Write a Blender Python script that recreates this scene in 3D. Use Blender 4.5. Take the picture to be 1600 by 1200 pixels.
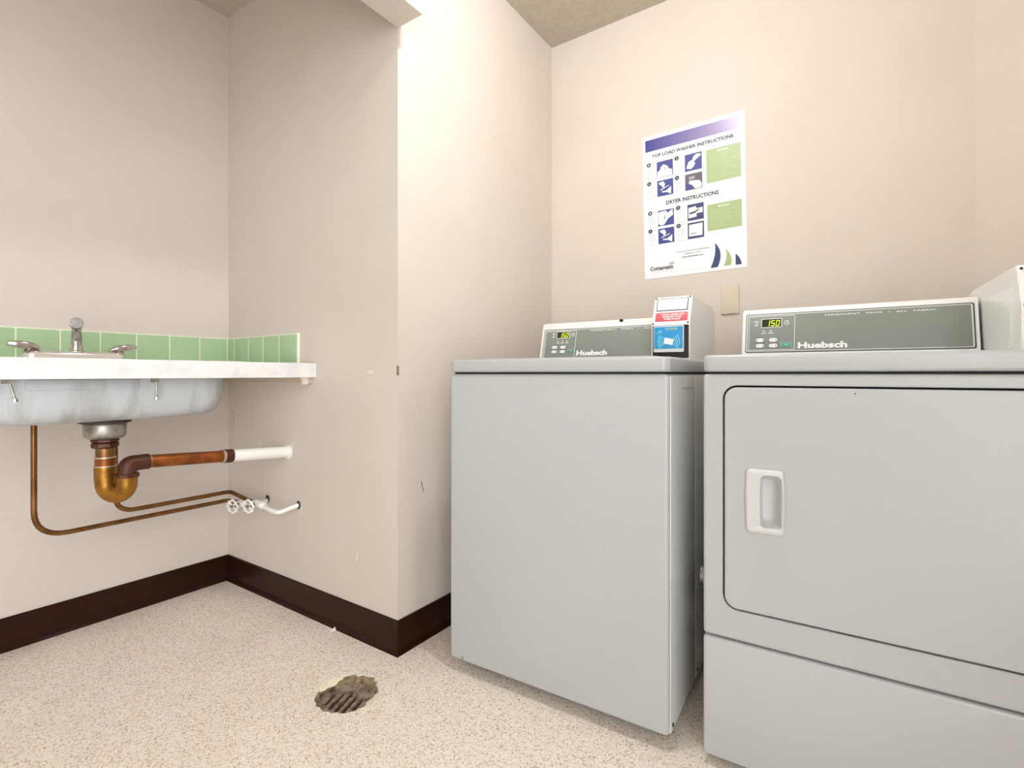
import bpy, bmesh, math, random
from mathutils import Matrix, Vector

for o in list(bpy.data.objects):
    bpy.data.objects.remove(o)
S = bpy.context.scene
COL = S.collection
R = math.radians
random.seed(7)

# ------------------------------------------------------------------ camera, light, exposure
CAMH = 0.88
cd = bpy.data.cameras.new('camera')
cd.sensor_width = 36.0
cd.lens = 18.0
cd.shift_y = -0.01
cd.clip_start = 0.02
cam = bpy.data.objects.new('camera', cd)
cam.location = (0, 0, CAMH)
cam.rotation_euler = (R(90), 0, R(34.5))
COL.objects.link(cam)
S.camera = cam

world = bpy.data.worlds.new('fill_light')  # uniform fill, added to brighten the room through its open right side
world.use_nodes = True
S.world = world
bg = world.node_tree.nodes['Background']
bg.inputs[0].default_value = (0.91, 0.965, 1.02, 1)
bg.inputs[1].default_value = 5.6
BULB_POS = (-0.50, 1.045, 2.315)
BULB_STRENGTH = 350.0

vs = S.view_settings
vs.view_transform = 'Standard'
vs.look = 'None'
vs.gamma = 1.0
vs.use_curve_mapping = False
vs.exposure = 0.0


# ------------------------------------------------------------------ materials
def lin(c):
    return tuple(((v / 255) / 12.92 if v / 255 <= .04045 else ((v / 255 + .055) / 1.055) ** 2.4) for v in c) + (1.0,)


MATS = {}


def mat(name, rgb, rough=.5, metal=0.0, spec=.5, emit=0.0, noise=None, bump=None, coat=0.0):
    """noise = (scale, rgb2, low, high[, stretch]); bump = (scale, strength)"""
    if name in MATS:
        return MATS[name]
    m = bpy.data.materials.new(name)
    m.use_nodes = True
    nt = m.node_tree
    b = nt.nodes['Principled BSDF']
    b.inputs['Base Color'].default_value = lin(rgb)
    b.inputs['Roughness'].default_value = rough
    b.inputs['Metallic'].default_value = metal
    b.inputs['Specular IOR Level'].default_value = spec
    b.inputs['Coat Weight'].default_value = coat
    if emit:
        b.inputs['Emission Color'].default_value = lin(rgb)
        b.inputs['Emission Strength'].default_value = emit
    if noise or bump:
        geo = nt.nodes.new('ShaderNodeNewGeometry')
    if noise:
        n = nt.nodes.new('ShaderNodeTexNoise')
        n.inputs['Scale'].default_value = noise[0]
        n.inputs['Detail'].default_value = 5
        mp = nt.nodes.new('ShaderNodeMapping')
        if len(noise) > 4:
            mp.inputs['Scale'].default_value = noise[4]
        nt.links.new(geo.outputs['Position'], mp.inputs['Vector'])
        nt.links.new(mp.outputs['Vector'], n.inputs['Vector'])
        cr = nt.nodes.new('ShaderNodeValToRGB')
        cr.color_ramp.elements[0].position = noise[2]
        cr.color_ramp.elements[0].color = lin(rgb)
        cr.color_ramp.elements[1].position = noise[3]
        cr.color_ramp.elements[1].color = lin(noise[1])
        nt.links.new(n.outputs['Fac'], cr.inputs['Fac'])
        nt.links.new(cr.outputs['Color'], b.inputs['Base Color'])
    if bump:
        n2 = nt.nodes.new('ShaderNodeTexNoise')
        n2.inputs['Scale'].default_value = bump[0]
        n2.inputs['Detail'].default_value = 3
        nt.links.new(geo.outputs['Position'], n2.inputs['Vector'])
        bp = nt.nodes.new('ShaderNodeBump')
        bp.inputs['Strength'].default_value = bump[1]
        bp.inputs['Distance'].default_value = 0.002
        nt.links.new(n2.outputs['Fac'], bp.inputs['Height'])
        nt.links.new(bp.outputs['Normal'], b.inputs['Normal'])
    MATS[name] = m
    return m


WALL = mat('wall_paint', (216, 206, 196), .6, noise=(3.0, (212, 201, 190), .35, .7), bump=(160, .06), spec=.22)
CEIL = mat('ceiling_paint', (196, 184, 168), .8, noise=(40, (186, 174, 158), .4, .7), bump=(90, .3))
BASE = mat('brown_vinyl_base', (40, 15, 8), .25, noise=(9, (48, 20, 11), .45, .8), spec=.2)
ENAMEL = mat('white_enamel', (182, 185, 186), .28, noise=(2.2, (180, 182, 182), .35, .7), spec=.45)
ENAMEL2 = mat('console_white', (236, 237, 236), .3)
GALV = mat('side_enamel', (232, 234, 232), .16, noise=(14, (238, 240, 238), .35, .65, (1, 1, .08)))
GREY = mat('console_grey', (124, 132, 125), .42, noise=(3, (134, 140, 133), .3, .7))
DARKGAP = mat('dark_gap', (26, 26, 26), .7)
BLACK = mat('black_plastic', (14, 14, 15), .35)
INK = mat('black_ink', (45, 45, 52), .6)
WHITE = mat('white_print', (238, 239, 238), .5)
PAPER = mat('poster_paper', (238, 240, 244), .5)
NAVY = mat('poster_navy', (66, 74, 142), .35, coat=.15)
NAVY2 = mat('poster_dark_navy', (60, 70, 112), .35)
GREENP = mat('poster_green', (164, 184, 134), .4)
GREENT = mat('poster_pale_green', (188, 204, 162), .4)
SLATE = mat('poster_slate', (98, 92, 104), .4)
GREYINK = mat('poster_grey_ink', (165, 165, 172), .5)
TILE = mat('green_tile', (174, 202, 160), .1, noise=(5, (168, 196, 152), .3, .7), spec=.5)
GROUT = mat('grout', (236, 238, 218), .7)
LAMINATE = mat('white_laminate', (230, 229, 227), .16, noise=(16, (214, 213, 213), .5, .72), spec=.5)
WOOD = mat('painted_cleat', (205, 191, 172), .5)
PORC = mat('grey_sink_underside', (190, 194, 196), .45, noise=(13, (128, 118, 108), .5, .86, (1, 1, .2)))
PORCW = mat('white_sink', (236, 236, 232), .15)
CHROME = mat('chrome', (205, 200, 196), .16, metal=1.0, noise=(30, (150, 142, 136), .45, .8))
STEELOLD = mat('dull_zinc', (172, 168, 160), .38, metal=.85, noise=(45, (120, 114, 106), .42, .75))
COPPER = mat('aged_copper', (138, 98, 54), .36, metal=.7, noise=(20, (96, 60, 30), .38, .72))
COPPER2 = mat('bright_copper', (166, 92, 38), .38, metal=.65, noise=(24, (104, 60, 28), .4, .72))
BRASS = mat('old_brass', (164, 114, 38), .36, metal=.7, noise=(26, (92, 60, 24), .42, .72))
RUST = mat('brown_fitting', (88, 52, 34), .45, metal=.5, noise=(40, (62, 36, 24), .4, .7))
SOLDER = mat('solder_ring', (196, 184, 160), .4, metal=.6)
PIPEW = mat('white_painted_pipe', (240, 238, 233), .3)
CONCRETE = mat('broken_concrete', (168, 148, 116), .9, noise=(70, (112, 92, 66), .35, .7), bump=(90, .8))
IRON = mat('drain_iron', (166, 150, 136), .6, metal=.3, noise=(60, (104, 82, 66), .38, .68), bump=(120, .5))
PATCH = mat('beige_cover', (208, 194, 172), .45)
PLASTER = mat('plaster_mark', (228, 222, 208), .7)
PLATE = mat('blank_plate', (212, 198, 178), .4)
RED = mat('red_sticker', (205, 84, 92), .45)
BLUE = mat('reader_blue', (42, 150, 206), .35)
CYAN = mat('reader_cyan', (150, 226, 240), .4)
YELLOWT = mat('reader_yellow', (206, 216, 120), .4)
LCD = mat('display_dark', (44, 50, 30), .15)
LED = mat('led_digit', (206, 224, 60), .4, emit=.9)
GREENB = mat('green_button', (70, 150, 122), .4)
FOIL = mat('foil_duct', (206, 206, 206), .2, metal=1.0)
CERAM = mat('lampholder', (240, 238, 230), .3)

# poster header: printed blue to lilac blend
g = bpy.data.materials.new('poster_header_blend')
g.use_nodes = True
nt = g.node_tree
bs = nt.nodes['Principled BSDF']
bs.inputs['Roughness'].default_value = .3
tc = nt.nodes.new('ShaderNodeTexCoord')
sp = nt.nodes.new('ShaderNodeSeparateXYZ')
cr = nt.nodes.new('ShaderNodeValToRGB')
cr.color_ramp.elements[0].color = lin((58, 66, 140))
cr.color_ramp.elements[1].color = lin((168, 150, 190))
mr = nt.nodes.new('ShaderNodeMapRange')
mr.inputs['From Min'].default_value = .01
mr.inputs['From Max'].default_value = .385
nt.links.new(tc.outputs['Object'], sp.inputs[0])
nt.links.new(sp.outputs['X'], mr.inputs['Value'])
nt.links.new(mr.outputs[0], cr.inputs['Fac'])
nt.links.new(cr.outputs['Color'], bs.inputs['Base Color'])
BLEND = g

# speckled sheet vinyl floor
g = bpy.data.materials.new('speckled_vinyl')
g.use_nodes = True
nt = g.node_tree
bs = nt.nodes['Principled BSDF']
bs.inputs['Roughness'].default_value = .5
bs.inputs['Specular IOR Level'].default_value = .35
geo = nt.nodes.new('ShaderNodeNewGeometry')


def fleck(scale, e0, c0, e1, c1):
    n = nt.nodes.new('ShaderNodeTexNoise')
    n.inputs['Scale'].default_value = scale
    n.inputs['Detail'].default_value = 4
    n.inputs['Roughness'].default_value = .65
    nt.links.new(geo.outputs['Position'], n.inputs['Vector'])
    r = nt.nodes.new('ShaderNodeValToRGB')
    r.color_ramp.elements[0].position = e0
    r.color_ramp.elements[0].color = c0
    r.color_ramp.elements[1].position = e1
    r.color_ramp.elements[1].color = c1
    nt.links.new(n.outputs['Fac'], r.inputs['Fac'])
    return r


def mixc(fac, a, b):
    mx = nt.nodes.new('ShaderNodeMix')
    mx.data_type = 'RGBA'
    nt.links.new(fac, mx.inputs['Factor'])
    if isinstance(a, tuple):
        mx.inputs['A'].default_value = a
    else:
        nt.links.new(a, mx.inputs['A'])
    if isinstance(b, tuple):
        mx.inputs['B'].default_value = b
    else:
        nt.links.new(b, mx.inputs['B'])
    return mx.outputs['Result']


B0, W1 = (0, 0, 0, 1), (1, 1, 1, 1)
base = fleck(5, .3, lin((245, 238, 229)), .7, lin((238, 230, 220)))


def chips(scale, stops):
    vo = nt.nodes.new('ShaderNodeTexVoronoi')
    vo.inputs['Scale'].default_value = scale
    nt.links.new(geo.outputs['Position'], vo.inputs['Vector'])
    sx = nt.nodes.new('ShaderNodeSeparateColor')
    nt.links.new(vo.outputs['Color'], sx.inputs[0])
    r = nt.nodes.new('ShaderNodeValToRGB')
    r.color_ramp.interpolation = 'CONSTANT'
    el_ = r.color_ramp.elements
    el_[0].position, el_[0].color = 0, lin(stops[0][1])
    el_[1].position, el_[1].color = stops[1][0], lin(stops[1][1])
    for p_, c_ in stops[2:]:
        e_ = el_.new(p_)
        e_.color = lin(c_)
    nt.links.new(sx.outputs[0], r.inputs['Fac'])
    return r.outputs['Color']


def mulc(a, b):
    mx = nt.nodes.new('ShaderNodeMix')
    mx.data_type = 'RGBA'
    mx.blend_type = 'MULTIPLY'
    mx.inputs['Factor'].default_value = 1
    nt.links.new(a, mx.inputs['A'])
    nt.links.new(b, mx.inputs['B'])
    return mx.outputs['Result']


c1 = chips(330, [(0, (255, 255, 255)), (.42, (247, 242, 236)), (.60, (252, 244, 239)), (.72, (236, 229, 221)), (.84, (255, 255, 253)), (.92, (212, 202, 192)), (.97, (182, 172, 164))])
c2 = chips(210, [(0, (255, 255, 255)), (.66, (247, 243, 238)), (.86, (252, 249, 246)), (.95, (226, 217, 208))])
nt.links.new(mulc(mulc(base.outputs['Color'], c1), c2), bs.inputs['Base Color'])
FLOOR = g

g = bpy.data.materials.new('bulb_glass_lit')
g.use_nodes = True
nt = g.node_tree
for n in list(nt.nodes):
    nt.nodes.remove(n)
em = nt.nodes.new('ShaderNodeEmission')
em.inputs['Color'].default_value = (.98, 1.0, 1.0, 1)
em.inputs['Strength'].default_value = BULB_STRENGTH
out = nt.nodes.new('ShaderNodeOutputMaterial')
nt.links.new(em.outputs[0], out.inputs[0])
BULBM = g


# ------------------------------------------------------------------ mesh helpers
class MB:
    def __init__(self, f=None):
        self.v, self.f, self.map = [], [], f

    def add(self, verts, faces):
        b = len(self.v)
        self.v += [tuple(self.map(*p)) if self.map else tuple(p) for p in verts]
        self.f += [tuple(b + i for i in q) for q in faces]
        return self

    def loft(self, loops, cap0=True, cap1=True):
        n = len(loops[0])
        vs_, fs = [], []
        for l in loops:
            vs_ += l
        for k in range(len(loops) - 1):
            for i in range(n):
                j = (i + 1) % n
                fs.append((k * n + i, k * n + j, (k + 1) * n + j, (k + 1) * n + i))
        if cap0:
            fs.append(tuple(range(n))[::-1])
        if cap1:
            fs.append(tuple((len(loops) - 1) * n + i for i in range(n)))
        return self.add(vs_, fs)

    def box(self, x0, y0, z0, x1, y1, z1):
        v = [(x, y, z) for z in (z0, z1) for y in (y0, y1) for x in (x0, x1)]
        return self.add(v, [(0, 2, 3, 1), (4, 5, 7, 6), (0, 1, 5, 4), (2, 6, 7, 3), (0, 4, 6, 2), (1, 3, 7, 5)])

    def prism(self, poly, h0, h1):
        return self.loft([[(a, b, h0) for a, b in poly], [(a, b, h1) for a, b in poly]])

    def slab(self, a0, b0, a1, b1, h0, h1, r=.01, e=.003, n=5, both=False, es=3):
        """rounded rectangle slab; outer face at h0 is rounded over by e (toward h1)"""
        s = 1 if h1 > h0 else -1
        L = []

        def lp(i, h):
            L.append([(a, b, h) for a, b in rr(a0 + i, b0 + i, a1 - i, b1 - i, max(r - i, .0004), n)])
        for k in range(es + 1):
            t = math.pi / 2 * k / es
            lp(e * (1 - math.sin(t)), h0 + s * e * (1 - math.cos(t)))
        if both:
            for k in range(es + 1):
                t = math.pi / 2 * (1 - k / es)
                lp(e * (1 - math.sin(t)), h1 - s * e * (1 - math.cos(t)))
        else:
            lp(0, h1)
        return self.loft(L)

    def tube(self, pts, r, n=14, caps=True):
        pts = [Vector(p) for p in pts]
        rs = r if isinstance(r, (list, tuple)) else [r] * len(pts)
        tans = []
        for i in range(len(pts)):
            a = pts[max(i - 1, 0)]
            b = pts[min(i + 1, len(pts) - 1)]
            tans.append((b - a).normalized())
        up = Vector((0, 0, 1)) if abs(tans[0].z) < .9 else Vector((1, 0, 0))
        nrm = tans[0].cross(up).normalized()
        loops = []
        for i, p in enumerate(pts):
            t = tans[i]
            nrm = (nrm - t * nrm.dot(t)).normalized()
            bn = t.cross(nrm)
            loops.append([tuple(p + rs[i] * (math.cos(2 * math.pi * k / n) * nrm + math.sin(2 * math.pi * k / n) * bn)) for k in range(n)])
        return self.loft(loops, caps, caps)

    def lathe(self, prof, c=(0, 0, 0), n=24):
        L = [[(c[0] + r * math.cos(2 * math.pi * k / n), c[1] + r * math.sin(2 * math.pi * k / n), c[2] + z) for k in range(n)] for r, z in prof]
        return self.loft(L)

    def text(self, s, x0, b0, x1, b1, h, bold=0.0, depth=0.0004):
        v, f = text_mesh(s, bold)
        self.add([(x0 + (x1 - x0) * p[0], b0 + (b1 - b0) * p[1], h) for p in v], f)
        return self

    def plate(self, outer, holes, h0, h1, hole_walls=True):
        bm = bmesh.new()
        es = []
        loops = []
        for lp in [outer] + holes:
            vs_ = [bm.verts.new((a, b, 0)) for a, b in lp]
            loops.append(vs_)
            for i in range(len(vs_)):
                es.append(bm.edges.new((vs_[i], vs_[(i + 1) % len(vs_)])))
        bmesh.ops.triangle_fill(bm, use_beauty=True, use_dissolve=False, edges=es)
        bm.verts.index_update()
        co = [(v.co.x, v.co.y) for v in bm.verts]
        tris = [tuple(v.index for v in f.verts) for f in bm.faces]
        ls = [[v.index for v in l] for l in loops]
        bm.free()
        n = len(co)
        V = [(a, b, h0) for a, b in co] + [(a, b, h1) for a, b in co]
        F = list(tris) + [tuple(n + i for i in t[::-1]) for t in tris]
        for k, l in enumerate(ls):
            if k and not hole_walls:
                continue
            for i in range(len(l)):
                a, b = l[i], l[(i + 1) % len(l)]
                F.append((a, b, n + b, n + a))
        return self.add(V, F)

    def build(self, name, material, parent=None, smooth=35, recalc=True):
        me = bpy.data.meshes.new(name)
        me.from_pydata(self.v, [], self.f)
        if recalc:
            bm = bmesh.new()
            bm.from_mesh(me)
            bmesh.ops.recalc_face_normals(bm, faces=bm.faces)
            bm.to_mesh(me)
            bm.free()
        me.materials.append(material)
        if smooth:
            for p in me.polygons:
                p.use_smooth = True
            me.set_sharp_from_angle(angle=R(smooth))
        o = bpy.data.objects.new(name, me)
        COL.objects.link(o)
        if parent:
            o.parent = parent
        return o


def rr(a0, b0, a1, b1, r, n=5):
    pts = []
    for cx, cy, s in ((a1 - r, b1 - r, 0), (a0 + r, b1 - r, 90), (a0 + r, b0 + r, 180), (a1 - r, b0 + r, 270)):
        for k in range(n + 1):
            t = R(s + 90 * k / n)
            pts.append((cx + r * math.cos(t), cy + r * math.sin(t)))
    return pts


TXT = {}


def text_mesh(s, bold):
    key = (s, bold)
    if key not in TXT:
        cu = bpy.data.curves.new('lettering', 'FONT')
        cu.body = s
        cu.resolution_u = 2
        cu.offset = bold
        ob = bpy.data.objects.new('lettering', cu)
        COL.objects.link(ob)
        bpy.context.view_layer.update()
        dg = bpy.context.evaluated_depsgraph_get()
        me = bpy.data.meshes.new_from_object(ob.evaluated_get(dg))
        xs = [v.co.x for v in me.vertices]
        ys = [v.co.y for v in me.vertices]
        x0, x1, y0, y1 = min(xs), max(xs), min(ys), max(ys)
        TXT[key] = ([((v.co.x - x0) / (x1 - x0), (v.co.y - y0) / (y1 - y0)) for v in me.vertices],
                    [tuple(p.vertices) for p in me.polygons])
        bpy.data.objects.remove(ob)
        bpy.data.curves.remove(cu)
        bpy.data.meshes.remove(me)
    return TXT[key]


def fillet(pts, rad, n=6):
    pts = [Vector(p) for p in pts]
    rads = rad if isinstance(rad, (list, tuple)) else [rad] * (len(pts) - 2)
    out = [pts[0]]
    for i in range(1, len(pts) - 1):
        p, a, b = pts[i], pts[i - 1], pts[i + 1]
        da, db = (a - p).normalized(), (b - p).normalized()
        ang = da.angle(db)
        d = min(rads[i - 1] / math.tan(ang / 2), (a - p).length * .49, (b - p).length * .49)
        p0, p1 = p + da * d, p + db * d
        for k in range(n + 1):
            t = k / n
            out.append(p0 * (1 - t) ** 2 + p * 2 * t * (1 - t) + p1 * t * t)
    out.append(pts[-1])
    return out


def tag(o, label, cat, group=None, kind=None):
    o['label'] = label
    o['category'] = cat
    if group:
        o['group'] = group
    if kind:
        o['kind'] = kind
    return o


def thing(name, loc, label, cat, rot=(0, 0, 0), group=None):
    o = bpy.data.objects.new(name, None)
    o.empty_display_size = .1
    o.location = loc
    o.rotation_euler = rot
    COL.objects.link(o)
    return tag(o, label, cat, group)


def XZ(a, b, h):      # a = x, b = z, h = y
    return (a, h, b)


# ------------------------------------------------------------------ the room
XL, YC, XA, YB, ZC = -2.25, 1.123, -1.2075, 2.086, 2.408
XK = 0.2786                        # where the alcove back wall meets the angled wall
AK = R(35)
XR = 0.80
YK = YB - (XR - XK) * math.tan(AK)
YO = -2.4
YW = -0.10                        # right wall stops here; the gap is added to let the world fill in


def struct(name, mb, m, label, cat='wall', smooth=0):
    return tag(mb.build(name, m, None, smooth), label, cat, kind='structure')


struct('wall_left', MB().box(XL - .1, YO, -.1, XL, YC + .1, ZC), WALL, 'beige painted wall behind the sink counter')
struct('wall_center', MB().box(XL, YC, -.1, XA, YC + .1, ZC), WALL, 'beige painted wall that the white pipes run into')
struct('wall_alcove_side', MB().box(XA - .1, YC + .1, -.1, XA, YB + .1, ZC), WALL, 'bright beige alcove side wall beside the washer')
struct('wall_back', MB().box(XA, YB, -.1, XK, YB + .1, ZC), WALL, 'beige back wall carrying the instruction poster')
nk = (math.sin(AK), math.cos(AK))
struct('wall_angled', MB().prism([(XK, YB), (XR, YK), (XR + .1 * nk[0], YK + .1 * nk[1]), (XK + .1 * nk[0], YB + .1 * nk[1])], -.1, ZC),
       WALL, 'narrow beige wall panel behind the dryer card box')
struct('wall_right', MB().box(XR, YW, -.1, XR + .1, YK, ZC), WALL, 'beige painted wall on the dryer side of the room')
struct('wall_front', MB().box(XL - .1, YO - .1, -.1, XR + .1, YO, ZC), WALL, 'beige wall facing the machines across the room')
struct('ceiling', MB().box(XL - .1, YO, ZC, XR + .1, YB + .1, ZC + .1), CEIL, 'pale ceiling above the alcove', 'ceiling')
struct('added_shadow_beam_1', MB().box(XA, YO, 1.967, XA + .1075, YC, ZC), WALL, 'added beige overhead beam that casts the shadow line on the sink wall', 'beam')  # added beam, shades the upper sink walls from the ceiling lamp

# floor: sheet vinyl with a ragged hole broken out around the drain
GC = (-1.18, .90)
rag = []
cxh, cyh = -1.172, .905
NR = 44
for k in range(NR):
    t = 2 * math.pi * k / NR
    # stretched away from the camera, where the concrete shows
    w = math.cos(t - R(124.5))
    r = .083 + .012 * max(w, 0) + random.uniform(-.004, .004)
    if w > .2:
        r += random.uniform(-.008, .006)
    rag.append((cxh + r * math.cos(t), cyh + r * math.sin(t)))
fl = MB().plate([(XL - .1, YO), (XR + .1, YO), (XR + .1, YB + .1), (XL - .1, YB + .1)], [rag], 0.0, -.005)
floor = struct('floor', fl, FLOOR, 'beige speckled sheet vinyl floor', 'floor')
cl = []
for (s, z, j) in ((1.03, -.005, .0), (1.01, -.012, .004), (.94, -.024, .005), (.88, -.034, .004), (.80, -.042, 0), (.6, -.10, 0)):
    cl.append([(cxh + (x - cxh) * s + random.uniform(-j, j), cyh + (y - cyh) * s + random.uniform(-j, j), z + random.uniform(-j, j) * .6) for x, y in rag])
pit = MB().loft(cl, False, True).build('concrete_edge', CONCRETE, floor, 20)
# torn vinyl flaps at the rim of the hole
for (t0, t1, w) in ((-12, 48, .026), (150, 205, .024)):
    pts_o, pts_i = [], []
    for k in range(7):
        t = R(t0 + (t1 - t0) * k / 6)
        rad = .094 + .004 * math.sin(k * 2.1)
        ww = w * math.sin(math.pi * (k + .6) / 7.2)
        pts_o.append((cxh + rad * math.cos(t), cyh + rad * math.sin(t), .0015))
        pts_i.append((cxh + (rad - ww) * math.cos(t), cyh + (rad - ww) * math.sin(t), -.006))
    m = MB()
    vv = pts_o + pts_i + [(x, y, z - .002) for x, y, z in pts_o + pts_i]
    n = 7
    ff = []
    for k in range(6):
        ff += [(k, k + 1, n + k + 1, n + k), (2 * n + k, 3 * n + k, 3 * n + k + 1, 2 * n + k + 1),
               (n + k, n + k + 1, 3 * n + k + 1, 3 * n + k), (k, 2 * n + k, 2 * n + k + 1, k + 1)]
    m.add(vv, ff).build('torn_flap', mat('torn_vinyl', (236, 222, 196), .6), floor, 30)

# cove baseboards, mitred, one per wall
PROF = [(0, .105), (.004, .105), (.006, .102), (.006, .022), (.009, .010), (.015, .003), (.017, .001), (.017, 0), (0, 0)]


def cove(name, p, q, pm, qm, nrm, label):
    """p,q wall-line ends; pm,qm mitre slope at each end (metres along per metre out)"""
    d = (Vector(q) - Vector(p)).normalized()
    n_ = Vector(nrm)
    L = []
    for (e, mslope, sg) in ((Vector(p), pm, 1), (Vector(q), qm, -1)):
        L.append([tuple((e + n_ * a + d * (sg * mslope * a)).to_tuple()) + (b,) for a, b in PROF])
    struct(name, MB().loft(L), BASE, label, 'baseboard', 30)


cove('baseboard_left', (XL, YO), (XL, YC), 0, 1, (1, 0), 'dark brown vinyl baseboard along the sink wall')
cove('baseboard_center', (XL, YC), (XA, YC), 1, -1, (0, -1), 'dark brown vinyl baseboard below the white pipe stubs')
cove('baseboard_alcove', (XA, YC), (XA, YB), -1, 1, (1, 0), 'dark brown vinyl baseboard going behind the washer')
cove('baseboard_back', (XA, YB), (XK, YB), 1, .3, (0, -1), 'dark brown vinyl baseboard behind the machines')
cove('baseboard_right', (XR, YK), (XR, YW), .3, 0, (-1, 0), 'dark brown vinyl baseboard on the dryer side wall')

# small scars on the paint
for (x, z, w, h, a) in ((-1.336, .886, .016, .005, 10), (-1.403, .262, .004, .014, 8), (-2.0, .60, .004, .02, 20), (-1.78, .60, .004, .022, 30), (-1.72, .37, .003, .02, 15)):
    pl = [(x + w * math.cos(2 * math.pi * k / 9) * (1 + .25 * math.sin(3 * k)), z + h * math.sin(2 * math.pi * k / 9)) for k in range(9)]
    MB(XZ).prism(pl, YC - .0008, YC).build('paint_scar', PLASTER, bpy.data.objects['wall_center'], 0)
m = MB(lambda a, b, h: (h, a, b))
m.prism([(1.225, .525), (1.228, .525), (1.238, .487), (1.236, .485)], XA, XA + .0006)
m.build('scratch', mat('scratch_dark', (110, 98, 84), .7), bpy.data.objects['wall_alcove_side'], 0)
m = MB()
m.prism([(XA - .004, YC - .0015), (XA + .0012, YC - .0015), (XA + .0012, YC + .004), (XA - .001, YC)], .875, .905)
m.build('chipped_corner', mat('chip_grey', (120, 112, 104), .8), bpy.data.objects['wall_center'], 0)

# ------------------------------------------------------------------ ceiling lamp (bare bulb lampholder)
lx, ly, lz = BULB_POS
bz0 = bz = lz - ZC
lamp = thing('ceiling_lamp', (lx, ly, ZC), 'small lit glass dome lamp on a white ceiling mount', 'lamp')
MB().lathe([(.072, 0), (.072, -.014), (.066, -.022), (.03, -.026), (.03, bz0 + .028), (.028, bz0 + .024)]).build('lampholder', CERAM, lamp)
MB().lathe([(max(.056 * math.cos(R(t)), .001), bz + .031 * math.sin(R(t))) for t in range(58, -91, -12)]).build('dome', BULBM, lamp)

# ------------------------------------------------------------------ worktop with sink
CX0, CX1, CY0, CY1, CZ0, CZ1 = XL + .001, -1.626, -.35, YC - .001, .867, .918
SX0, SX1, SY0, SY1 = -2.03, -1.70, .295, .865
wt = thing('worktop', ((CX0 + CX1) / 2, (CY0 + CY1) / 2, CZ0), 'white laminate worktop with a sink set into it', 'counter')
wo = Vector(wt.location)


def off(v):
    return lambda a, b, c_: (a - v[0], b - v[1], c_ - v[2])


MB(off(wo)).plate([(CX0, CY0), (CX1 - .004, CY0), (CX1 - .004, CY1), (CX0, CY1)], [rr(SX0 - .02, SY0 - .02, SX1 + .02, SY1 + .02, .09, 6)], CZ1, CZ0 + .002).build('slab', LAMINATE, wt, 30)
MB(lambda a, b, h: off(wo)(h, a, b)).slab(CY0, CZ0, CY1, CZ1, CX1, CX1 - .0045, r=.0015, e=.001).build('front_edge', LAMINATE, wt)
MB(off(wo)).box(CX0 + .02, CY1 - .019, .846, CX1 - .02, CY1, .867).build('cleat', WOOD, wt)
MB(off(wo)).box(CX0, CY0, .846, CX0 + .019, CY1 - .02, .867).build('cleat', WOOD, wt)
MB(off(wo)).box(CX1 - .035, CY1 - .04, .842, CX1 - .021, CY1 - .019, .867).build('cleat_end', mat('white_cleat_end', (232, 226, 216), .4), wt)

# tiles
sp1 = thing('tile_backsplash', (XL, .4, .918), 'row of pale green square tiles on the wall behind the faucet', 'backsplash')
o1 = Vector(sp1.location)
MB(off(o1)).box(XL, CY0, .9185, XL + .0074, YC - .001, 1.031).build('grout_bed', GROUT, sp1)
yb = 1.114
i = 0
tile_me = None
while yb > CY0 + .11:
    m = MB(lambda a, b, h: (h, a, b)).slab(0, 0, .1078, .1065, .0082, .0, r=.003, e=.0018)
    t = m.build('tile', TILE, sp1) if tile_me is None else bpy.data.objects.new('tile', tile_me)
    if tile_me is None:
        tile_me = t.data
    else:
        COL.objects.link(t)
        t.parent = sp1
    t.location = (0.0, yb - .1085 - o1.y, .0035)
    yb -= .1105
    i += 1
sp2 = thing('tile_backsplash', (XL, YC, .918), 'short return of darker green tiles on the wall beside the worktop end', 'backsplash')
o2 = Vector(sp2.location)
MB(off(o2)).box(XL + .008, YC - .0074, .9185, -1.731, YC, 1.031).build('grout_bed', GROUT, sp2)
edges = [-2.2405, -2.185, -2.074, -1.964, -1.852, -1.735]
for a, b in zip(edges[:-1], edges[1:]):
    MB(XZ).slab(a + .002 - o2.x, .0035, b - .002 - o2.x, .110, -.0082, 0, r=.003, e=.0018).build('tile', TILE, sp2)

# sink
sink = thing('sink', (-1.865, .58, .742), 'drop-in sink bowl with stained grey underside hung in the worktop', 'sink')
so = Vector(sink.location)


def ring(i, z, rad=.10):
    return [(a, b, z) for a, b in rr(SX0 + i, SY0 + i, SX1 - i, SY1 - i, max(rad - i * .6, .03), 7)]


outer_l = [ring(0, .918, .09), ring(.002, .84, .09), ring(.006, .795, .09), ring(.014, .772, .09), ring(.028, .757, .085), ring(.05, .749, .08), ring(.09, .7445, .06), ring(.13, .742, .03)]
inner_l = [ring(.006, .9195, .09), ring(.012, .80, .09), ring(.035, .765, .085), ring(.09, .752, .06), ring(.13, .749, .03)]
MB(off(so)).loft(outer_l, False, True).build('bowl_underside', PORC, sink, 50)
MB(off(so)).loft(inner_l, False, True).build('bowl', PORCW, sink, 50)
MB(off(so)).plate(rr(-2.15, .262, -1.662, .90, .05, 6), [rr(SX0 + .006, SY0 + .006, SX1 - .006, SY1 - .006, .087, 6)], .9200, .918).build('rim', PORCW, sink, 30)
m = MB(off(so))
MB(lambda a, b, h: off(so)(h, a, b)).slab(.36, .838, .60, .864, SX1 + .0015, SX1 - .003, r=.002, e=.0008).build('stamped_band', PORC, sink)
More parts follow.
